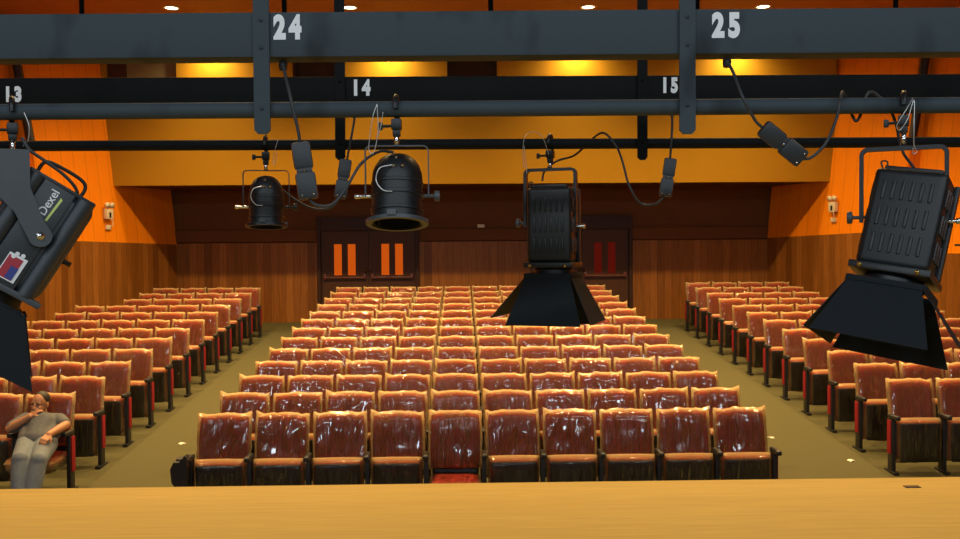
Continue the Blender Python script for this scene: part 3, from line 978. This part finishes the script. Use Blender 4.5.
def fresnel(label, px, py_yoke, d, pipe_py, pr, hw, yl, bw, bd, bh, yaw, lean, angs, ln, flare, off=(0, 0, 0), tip=0., body_yaw=0.):
    loc = at(px, py_yoke, d) + Vector((0, .0105, 0))
    t = thing('stage_spotlight', label, 'spotlight', loc, yaw, 'box spotlights with barn doors')
    clamp(t, at(px, pipe_py, d - .03).z - loc.z, pr, 0)
    u_yoke(t, hw, yl, .032, .013, 'blackmetal', .028)
    P = Matrix.Translation(Vector((0, 0, -yl)) + Vector(off)) @ Matrix.Rotation(body_yaw, 4, 'Z') @ Matrix.Rotation(lean, 4, 'Y') @ Matrix.Rotation(tip, 4, 'X')
    # housing: chamfered box with louvred vents on the faces
    m = MB().box((0, 0, 0), (bw, bd, bh), P, bevel=.022, seg=3)
    m.box((0, 0, bh / 2 + .006), (bw * .8, bd * .8, .014), P, bevel=.005)
    m.obj('housing', 'lampblack', t, 'auto')
    for row in (-1, 0, 1):
        lv = MB()
        for q in range(6):
            lv.box((-bw * .32 + q * bw * .128, -bd / 2 - .002, row * bh * .27), (bw * .05, .008, bh * .19), P @ Matrix.Rotation(0, 4, 'Z'), bevel=.003)
        lv.obj('vent_louvre', 'blackmetal', t, 'auto')
        for s in (-1, 1):
            lv = MB()
            for q in range(4): lv.box((s * (bw / 2 + .002), -bd * .3 + q * bd * .2, row * bh * .27), (.008, bd * .09, bh * .19), P, bevel=.003)
            lv.obj('vent_louvre', 'blackmetal', t, 'auto')
    # side rails
    for s in (-1, 1): MB().box((s * (bw / 2 + .006), bd * .28, 0), (.016, .03, bh * .98), P, bevel=.004).obj('side_rail', 'blackmetal', t, 'auto')
    z = -bh / 2
    fr = MB()
    fr.box((0, 0, z - .008), (bw * 1.12, bd * 1.2, .024), P, bevel=.006)
    fr.lathe([(bw * .40, z - .02), (bw * .44, z - .03), (bw * .44, z - .05), (bw * .36, z - .05), (bw * .36, z - .02)], 32, P)
    fr.obj('lens_frame', 'blackmetal', t, 'auto')
    MB().lathe([(0, z - .038), (bw * .2, z - .036), (bw * .36, z - .03)], 28, P).obj('fresnel_lens', 'lens', t, True)
    hs = bw * .52
    bf = MB()
    for q in range(4):
        bf.box((0, -hs, z - .056), (2 * hs, .012, .02), P @ Matrix.Rotation(q * PI / 2, 4, 'Z'), bevel=.003)
    bf.obj('barn_door_frame', 'flap', t, 'auto')
    for s in (-.75, .75): MB().lathe([(0, .012), (.007, .01), (.008, 0)], 10, P @ Matrix.Translation((s * hs, -bd * .6, z - .010)) @ Matrix.Rotation(PI / 2, 4, 'X')).obj('frame_screw', 'brass', t, True)
    barn_doors(t, P, hs, z - .062, ln, angs, flare, 'flap')
    knob(t, (-hw, 0, -yl * .93), -1, .02, 'lampgrey')
    knob(t, (hw, 0, -yl), 1, .010, 'chrome', 'tilt_bolt')
    # wire lug on top
    MB().tube(smooth_path([P @ Vector((-bw * .42, -bd * .4, bh / 2)), P @ Vector((-bw * .46, -bd * .4, bh / 2 + .022)), P @ Vector((-bw * .38, -bd * .4, bh / 2 + .024)), P @ Vector((-bw * .36, -bd * .4, bh / 2))]), .003, 6).obj('lug', 'blackmetal', t, True)
    return t


lampE = fresnel('biggest black spotlight with barn doors, leaning, on the slate batten', 905, 146, 3.08, PIPE_N(905), .0265, .135, .25, .225, .19, .33, R_(-26), R_(8.5),
                (R_(20), R_(13), R_(24), R_(40)), .205, (1.52, 1.6, 1.5, 1.6), (.010, 0, -.012), R_(-15), R_(-12))
lampD = fresnel('black spotlight with barn doors on the black batten above the middle chairs', 550.5, 168, 4.31, PIPE_F(550), .0245, .125, .27, .205, .18, .345, R_(-20), R_(0),
                (R_(24), R_(10), R_(38), R_(26)), .235, 1.62, (.012, 0, .005))

# tilted box lamp at the edge, seen from its side
locA = at(11, 153, 3.08) + Vector((0, .0125, 0))
lampA = thing('stage_spotlight', 'grey-sided spotlight with stickers, tilted, below the number 13', 'spotlight', locA, R_(26))
clamp(lampA, at(11, PIPE_N(11), 3.05).z - locA.z, .0305, 0)
m = MB()
for s in (-1, 1):
    poly = [(-.085, .0), (.046, .0), (.046, -.12), (.083, -.225)]
    for a in range(10, -190, -20): poly.append((.072 + .036 * math.cos(R_(a)), -.275 + .036 * math.sin(R_(a))))
    poly += [(.0, -.20), (-.085, -.10)]
    m.prism(poly, s * .150 - .003, s * .150 + .003)
m.box((-.0195, 0, -.003), (.131, .30, .006))
m.obj('yoke', 'lampgrey', lampA)
PA = Matrix.Translation((.046, 0, -.272)) @ Matrix.Rotation(R_(32), 4, 'Y')
bl, bw_, bd_ = .36, .255, .24
m = MB().box((0, 0, 0), (bw_, bd_, bl), PA, bevel=.045, seg=4)
m.box((-.005, -bd_ / 2 - .002, 0), (.105, .016, bl * .99), PA, bevel=.003)
for s in (-1, 1):
    m.tube([(s * .085, -bd_ / 2 + .012, -bl / 2), (s * .085, -bd_ / 2 + .012, bl / 2)], .030, 14, PA)
m.obj('housing', 'lampslate', lampA, 'auto')
MB().box((0, 0, bl / 2 + .004), (bw_ * .9, bd_ * .9, .016), PA, bevel=.005).obj('end_cap', 'lampblack', lampA, 'auto')
pv = MB()
pv.lathe([(0, .008), (.012, .006), (.014, 0)], 12, Matrix.Translation((.072, -.153, -.275)) @ Matrix.Rotation(PI / 2, 4, 'X')); pv.obj('tilt_bolt', 'chrome', lampA, True)
MB().tube(smooth_path([PA @ Vector(q) for q in ((-.09, -.05, bl / 2), (-.088, -.05, bl / 2 + .05), (-.05, -.05, bl / 2 + .062), (.03, -.05, bl / 2 + .062), (.06, -.05, bl / 2 + .045), (.062, -.05, bl / 2))]), .006, 8).obj('handle', 'lampblack', lampA, True)
MB().box((0, 0, -bl / 2 - .006), (bw_ * 1.12, bd_ * 1.1, .02), PA, bevel=.005).obj('front_flange', 'lampgrey', lampA, 'auto')
MB().lathe([(.09, -bl / 2 - .01), (.10, -bl / 2 - .05), (.085, -bl / 2 - .05), (.085, -bl / 2 - .01)], 28, PA).obj('lens_tube', 'lampblack', lampA, 'auto')
MB().lathe([(0, -bl / 2 - .03), (.085, -bl / 2 - .028)], 24, PA).obj('lens', 'lens', lampA, True)
barn_doors(lampA, PA, .122, -bl / 2 - .052, .20, (R_(8), R_(20), R_(40), R_(36)), (2.15, 1.6, 1.6, 1.1), 'flap')
MB().tube([PA @ Vector((bw_ / 2 - .01, 0, -.02)), PA @ Vector((bw_ / 2 + .03, 0, -.02))], .009, 10).obj('focus_knob', 'lampblack', lampA, True)
# stickers on the side panel
fy = -bd_ / 2 - .0115
bx = MB()
bx.box((.006, fy, -.118), (.060, .002, .085), PA); st1 = bx.obj('sticker', 'white', lampA)
st1['label'] = 'white, red and blue sticker'
MB().box((.002, fy - .0015, -.120), (.046, .001, .074), PA).obj('sticker_red_field', 'sticker_red', st1)
MB().box((.014, fy - .003, -.134), (.024, .001, .042), PA).obj('sticker_blue_field', 'sticker_blue', st1)
w_ = MB()
for q in ((-.002, -.072), (.016, -.070), (-.008, -.084)): w_.lathe([(0, .001), (.007, .001), (.007, 0)], 10, PA @ Matrix.Translation((q[0], fy - .0015, q[1])) @ Matrix.Rotation(PI / 2, 4, 'X'))
w_.obj('sticker_mark', 'white', st1)
tx = text('Dexel', lampA, (0, 0, 0), .038, 'white', name='nameplate', bold=.01)
tx.matrix_local = PA @ Matrix.Translation((-.010, fy - .0005, .118)) @ Matrix.Rotation(-PI / 2, 4, 'Y') @ Matrix.Rotation(PI / 2, 4, 'X')
MB().prism([(.009, .062), (.016, .062), (.021, .145), (.013, .150)], fy - .001, fy, PA).obj('nameplate_stripe', 'lime', lampA)
# loose lead of this lamp
inv = lampA.matrix_basis.inverted() if False else (Matrix.Translation(locA) @ Matrix.Rotation(R_(26), 4, 'Z')).inverted()
MB().tube(smooth_path([inv @ at(*q) for q in ((22, 138, 3.03), (30, 150, 3.03), (48, 163, 3.05), (64, 175, 3.07), (76, 189, 3.1), (78, 203, 3.12))]), .0055, 8).obj('lead', 'cable', lampA, True)
MB().tube(smooth_path([inv @ at(*q) for q in ((24, 112, 3.03), (29, 126, 3.03), (28, 140, 3.04), (23, 146, 3.05))]), .0014, 6).obj('safety_wire', 'wire', lampA, True)


# ================================================================== CORDS AND SAFETY WIRES
def plug_mb(m, a, b, w):
    """two in-line connector halves between points a and b"""
    a, b = Vector(a), Vector(b)
    z = (b - a).normalized(); ln = (b - a).length
    y = (CPOS - a); y = (y - z * y.dot(z)).normalized(); x = y.cross(z)
    R = Matrix((x, y, z)).transposed().to_4x4(); R.translation = (a + b) / 2
    m.box((0, 0, -ln * .26), (w, w * .75, ln * .46), R, bevel=w * .18, seg=2)
    m.box((0, 0, ln * .26), (w * 1.05, w * .8, ln * .46), R, bevel=w * .18, seg=2)
    m.box((0, 0, 0), (w * .82, w * .6, ln * .12), R, bevel=.003)
    return R, ln


def cord(label, tail, plug, lead, dw, w, gl=None):
    t = thing('power_cord', label, 'power cord', at(*tail[0]), 0, 'power cords and connectors of the spotlights')
    o = Matrix.Translation(-at(*tail[0]))
    MB().tube([o @ q for q in smooth_path([at(*p) for p in tail])], .0052, 8).obj('tail', 'cable', t, True)
    m = MB(); R, ln = plug_mb(m, at(*plug[0]), at(*plug[1]), w)
    m.bm.transform(o)
    c = m.obj('connector', 'plug', t, 'auto')
    s = MB()
    for zz, xx in ((0, 0), (ln * .42, w * .3), (ln * .42, -w * .3)):
        s.lathe([(0, .004), (.0035, .003), (.004, 0)], 8, R @ Matrix.Translation((xx, w * .40, zz)) @ Matrix.Rotation(-PI / 2, 4, 'X'))
    s.bm.transform(o); s.obj('screw', 'chrome', c, True)
    if lead: MB().tube([o @ q for q in smooth_path([at(*p) for p in lead])], .005, 8).obj('lead', 'cable', t, True)
    if gl:
        g = MB().lathe([(0, .012), (.013, .012), (.015, 0), (.012, -.018), (0, -.02)], 12, Matrix.Translation(at(*gl)) ); g.bm.transform(o); g.obj('gland', 'plug', t, True)
    return t


cord('grey power cord dropping beside number 24 to the can spotlight', [(283, 64, 3.10), (285, 74, 3.07), (291, 100, 3.02), (298, 130, 3.03), (300, 144, 3.04)], [(300, 142, 3.04), (309, 200, 3.04)],
     [(309, 199, 3.04), (316, 205, 3.04), (331, 205, 3.05), (345, 190, 3.07), (360, 165, 3.1), (378, 152, 3.12), (393, 152, 3.1)], 3.05, .062, (283, 65, 3.10))
cord('grey power cord dropping below number 25 and looped over the slate pipe', [(727, 62, 3.10), (733, 72, 3.06), (743, 98, 3.0), (755, 120, 3.02), (763, 128, 3.03)], [(762, 127, 3.03), (803, 160, 3.03)],
     [(802, 159, 3.03), (812, 157, 3.03), (826, 143, 3.03), (836, 120, 3.02), (840, 102, 3.02), (843, 92, 3.08), (849, 108, 3.13), (856, 121, 3.13), (862, 111, 3.13), (867, 95, 3.12), (874, 93, 3.13), (888, 106, 3.14), (896, 124, 3.15), (902, 150, 3.16), (914, 168, 3.16)], 3.05, .060, (727, 62, 3.10))
cord('thin grey power cord below number 15 looping to the middle spotlight', [(672, 112, 4.33), (672, 130, 4.24), (670, 160, 4.24)], [(671, 158, 4.24), (665, 197, 4.24)],
     [(664, 197, 4.24), (655, 204, 4.24), (640, 203, 4.24), (629, 185, 4.24), (622, 160, 4.23), (616, 146, 4.22), (604, 133, 4.25), (592, 139, 4.36), (575, 155, 4.37), (557, 161, 4.38), (545, 171, 4.38), (542, 181, 4.37)], 4.28, .056, (672, 112, 4.33))
cord('dark power cord beside the strap to the left of number 14', [(355, 114, 4.33), (353, 128, 4.24), (347, 160, 4.25)], [(346, 159, 4.25), (340, 199, 4.25)],
     [(340, 198, 4.25), (330, 208, 4.26), (312, 208, 4.3), (293, 198, 4.36), (278, 186, 4.42)], 4.28, .056, (355, 114, 4.33))


def wires(label, paths):
    t = thing('safety_wire', label, 'safety wire', at(*paths[0][0]), 0, 'safety wires over the battens')
    o = Matrix.Translation(-at(*paths[0][0]))
    for p in paths: MB().tube([o @ q for q in smooth_path([at(*a) for a in p])], .0014, 6).obj('strand', 'wire', t, True)
    return t


wires('pale safety wires hanging beside the clamp below number 14', [[(377, 104, 3.03), (373, 116, 3.03), (370, 135, 3.04), (369, 150, 3.05), (374, 152, 3.05), (378, 130, 3.04), (377, 104, 3.03)], [(383, 112, 3.03), (381, 125, 3.04), (377, 140, 3.05)]])
wires('pale safety wires beside the clamp of the smaller can spotlight', [[(278, 140, 4.25), (275, 150, 4.25), (273, 160, 4.26), (275, 164, 4.26), (277, 152, 4.25)]])
wires('thin safety wire looped over the black pipe at the middle spotlight', [[(524, 168, 4.24), (523, 148, 4.23), (526, 135, 4.23), (535, 132, 4.24), (543, 138, 4.24), (549, 155, 4.25)], [(527, 174, 4.24), (525, 155, 4.23), (524, 145, 4.23)]])
wires('pale safety wire with a hook hanging by the biggest spotlight\'s clamp', [[(913, 98, 3.02), (906, 110, 3.0), (897, 125, 3.01), (900, 130, 3.02), (908, 118, 3.01), (914, 100, 3.02), (914, 125, 3.01), (914, 145, 3.02), (917, 151, 3.03), (913, 154, 3.03), (913, 148, 3.02)]])


# ================================================================== THE SEATED MAN
def blob(name, chains, mat, parent=None, voxel=.008, smooth=6, extra=None):
    """one continuous surface grown round chains of (points, radii)"""
    m = MB()
    for pts, rs in chains:
        pts = [Vector(p) for p in pts]
        if len(pts) > 1: m.tube(pts, list(rs), 14)
        for p, r in zip(pts, rs):
            prof = [(r * math.sin(PI * k / 10), -r * math.cos(PI * k / 10)) for k in range(11)]
            prof[0] = (r * .02, -r); prof[-1] = (r * .02, r)
            b = MB(); b.lathe(prof, 14, Matrix.Translation(p))
            n0 = len(b.bm.verts)
            b.bm.verts.ensure_lookup_table()
            b.bm.faces.new([b.bm.verts[k] for k in range(13, -1, -1)]); b.bm.faces.new([b.bm.verts[n0 - 14 + k] for k in range(14)])
            m._merge(b.bm, Matrix.Identity(4))
    if extra: extra(m)
    tmp = m.obj('tmp', mat)
    md = tmp.modifiers.new('r', 'REMESH'); md.mode = 'VOXEL'; md.voxel_size = voxel
    if smooth:
        sm = tmp.modifiers.new('s', 'SMOOTH'); sm.factor = .5; sm.iterations = smooth
    bpy.context.view_layer.update()
    me = bpy.data.meshes.new_from_object(tmp.evaluated_get(bpy.context.evaluated_depsgraph_get()))
    me.name = name
    bpy.data.objects.remove(tmp)
    me.materials.clear(); me.materials.append(MAT[mat])
    me.polygons.foreach_set('use_smooth', [True] * len(me.polygons))
    return put(name, me, parent)


pelvis, chest, neck = at(37, 443, 9.25), at(42.5, 425, 9.40), at(42, 414, 9.51)
head = at(40, 403, 9.45)
hipR, hipL = pelvis + Vector((-.085, 0, -.01)), pelvis + Vector((.085, 0, -.01))
shR, shL = at(25.5, 419.5, 9.48), at(60, 420, 9.48)
elR, elL = at(9.5, 428.5, 9.33), at(66, 424.8, 9.36)
wrR, wrL = at(30, 416.5, 9.33), at(49, 434.5, 9.10)
knR, knL = at(20, 459, 8.86), at(39, 460, 8.86)
anR, anL = at(19, 508, 8.72), at(28.5, 508, 8.72)
man = None


def ell(m, c, rx, ry, rz, R=None):
    prof = [(max(.02, math.sin(PI * k / 12)), -math.cos(PI * k / 12)) for k in range(13)]
    T = Matrix.Translation(c) @ (R or Matrix.Identity(4)) @ Matrix.Diagonal((rx, ry, rz, 1))
    b = MB(); b.lathe(prof, 18, T)
    b.bm.verts.ensure_lookup_table(); n0 = len(b.bm.verts)
    b.bm.faces.new([b.bm.verts[k] for k in range(17, -1, -1)]); b.bm.faces.new([b.bm.verts[n0 - 18 + k] for k in range(18)])
    m._merge(b.bm, Matrix.Identity(4))


HR = Matrix.Rotation(R_(-8), 4, 'Z') @ Matrix.Rotation(R_(6), 4, 'Y') @ Matrix.Rotation(R_(6), 4, 'X')
hp = lambda x, y, z: head + (HR @ Vector((x, y, z)))


def head_extra(m):
    ell(m, head + HR @ Vector((0, .012, .022)), .073, .092, .085, HR)          # skull
    ell(m, hp(0, -.018, -.035), .060, .068, .075, HR)                          # face and jaw
    ell(m, hp(0, -.062, -.088), .026, .024, .022, HR)                          # chin
    m.tube([hp(0, -.083, .012), hp(0, -.098, -.018), hp(0, -.108, -.034)], [.009, .012, .015], 10)   # nose
    for s in (-1, 1):
        ell(m, hp(s * .013, -.095, -.036), .010, .012, .009, HR)
        ell(m, hp(s * .074, .012, -.012), .010, .022, .032, HR)                # ears
        ell(m, hp(s * .030, -.076, .022), .024, .014, .009, HR)                # brow ridge
        ell(m, hp(s * .036, -.066, -.026), .020, .018, .018, HR)               # cheeks
    ell(m, hp(0, -.085, -.058), .024, .010, .006, HR)                          # lips
    ell(m, hp(0, -.083, -.067), .021, .010, .006, HR)


def hand(wr, fwd, up, side, curl, spread=.9):
    """chains for palm, four fingers, thumb; fwd = pointing direction, up = back of the hand, side = thumb side"""
    fwd, up = fwd.normalized(), up.normalized(); sd = fwd.cross(up).normalized() * side
    up = sd.cross(fwd) * side if sd.cross(fwd).dot(up) * side > 0 else -sd.cross(fwd) * side
    ch = []
    for k in range(4):
        o = (1.5 - k) * .019
        base = wr + fwd * .085 + sd * o
        ch.append(([wr + sd * o * .55, base], [.016, .012]))
        L = (.075, .085, .078, .06)[k]
        p, a, pts = base, 0., [base]
        for seg in (.45, .30, .25):
            a += curl
            d = fwd * math.cos(a) - up * math.sin(a)
            p = p + d * L * seg
            pts.append(p)
        ch.append((pts, [.0095, .009, .0085, .0075]))
    t0 = wr + fwd * .025 + sd * .022
    t1 = t0 + (fwd * .6 + sd * .7 - up * .2).normalized() * .042
    t2 = t1 + (fwd * .9 + sd * .15 - up * .5).normalized() * .03
    ch.append(([t0, t1, t2], [.014, .0115, .009]))
    return ch


chains = [
    ([pelvis, (pelvis + chest) / 2, chest], [.11, .105, .115]),
    ([hipR, shR + Vector((.05, 0, -.06))], [.09, .075]), ([hipL, shL + Vector((-.05, 0, -.06))], [.09, .075]),
    ([shR, (shR + shL) / 2, shL], [.055, .07, .055]),
    ([(shR + shL) / 2, neck, hp(0, .01, -.05)], [.065, .052, .052]),
    ([shR, elR, ], [.052, .042]), ([elR, elR.lerp(wrR, .35), wrR], [.042, .043, .030]),
    ([shL, elL], [.052, .042]), ([elL, elL.lerp(wrL, .35), wrL], [.042, .043, .030]),
    ([hipR, knR, knR.lerp(anR, .3), anR], [.085, .058, .058, .04]), ([hipL, knL, knL.lerp(anL, .3), anL], [.085, .058, .058, .04]),
    ([anR, anR + Vector((-.01, -.12, -.045))], [.038, .03]), ([anL, anL + Vector((.01, -.12, -.045))], [.038, .03]),
]
chains += hand(wrR, at(37, 410.5, 9.36) - wrR, Vector((-.5, -.8, .25)), 1, .75)
chains += hand(wrL, at(42.5, 442, 9.0) - wrL, Vector((.25, -.6, .75)), -1, .55)
man = blob('person', chains, 'skin', None, .0055, 4, head_extra)
tag(man, 'seated man in grey shirt and pale jeans, chin resting on his hand', 'person')
sh = [
    ([pelvis + Vector((0, -.01, .03)), (pelvis + chest) / 2 + Vector((0, -.02, 0)), chest], [.125, .13, .135]),
    ([hipR + Vector((0, 0, .04)), shR + Vector((.045, 0, -.06))], [.100, .095]), ([hipL + Vector((0, 0, .04)), shL + Vector((-.045, 0, -.06))], [.100, .095]),
    ([shR, (shR + shL) / 2 - Vector((0, 0, .01)), shL], [.070, .082, .070]),
    ([(shR + shL) / 2, neck - Vector((0, .0, .035))], [.075, .066]),
    ([shR, shR.lerp(elR, .85)], [.070, .062]), ([shL, shL.lerp(elL, .75)], [.070, .062]),
]
blob('shirt', sh, 'shirt', man, .011, 5)
MB().tube([chest + Vector((-.045, -.128, .05)), chest + Vector((0, -.135, -.02)), chest + Vector((.04, -.12, .06))], .012, 8).obj('shirt_collar', 'shirt', man, True)
jn = [
    ([hipR, hipL], [.115, .115]), ([pelvis + Vector((0, 0, .02)), pelvis - Vector((0, .05, .03))], [.118, .105]),
    ([hipR, hipR.lerp(knR, .5), knR, knR.lerp(anR, .4), anR + Vector((0, 0, .02))], [.115, .096, .078, .080, .068]),
    ([hipL, hipL.lerp(knL, .5), knL, knL.lerp(anL, .4), anL + Vector((0, 0, .02))], [.115, .096, .078, .080, .068]),
]
blob('jeans', jn, 'jeans', man, .011, 5)
for a, dx in ((anR, -.012), (anL, .012)):
    b = a + Vector((dx, -.13, -.05))
    blob('shoe', [([a + Vector((0, .02, -.05)), a + Vector((dx * .5, -.06, -.045)), b], [.042, .044, .036])], 'black', man, .009, 3)


def hair_extra(m):
    ell(m, hp(0, .028, .034), .079, .090, .082, HR)


hair = blob('hair', [], 'hair', man, .007, 3, hair_extra)
for s in (-1, 1):
    e = MB(); ell(e, hp(s * .030, -.080, .006), .011, .008, .006, HR); e.obj('eye', 'hair', man, True)
    e = MB(); e.tube([hp(s * .014, -.090, .028), hp(s * .046, -.076, .029)], .005, 6); e.obj('eyebrow', 'hair', man, True)
e = MB(); ell(e, hp(0, -.094, -.052), .026, .008, .006, HR); e.obj('moustache', 'hair', man, True)
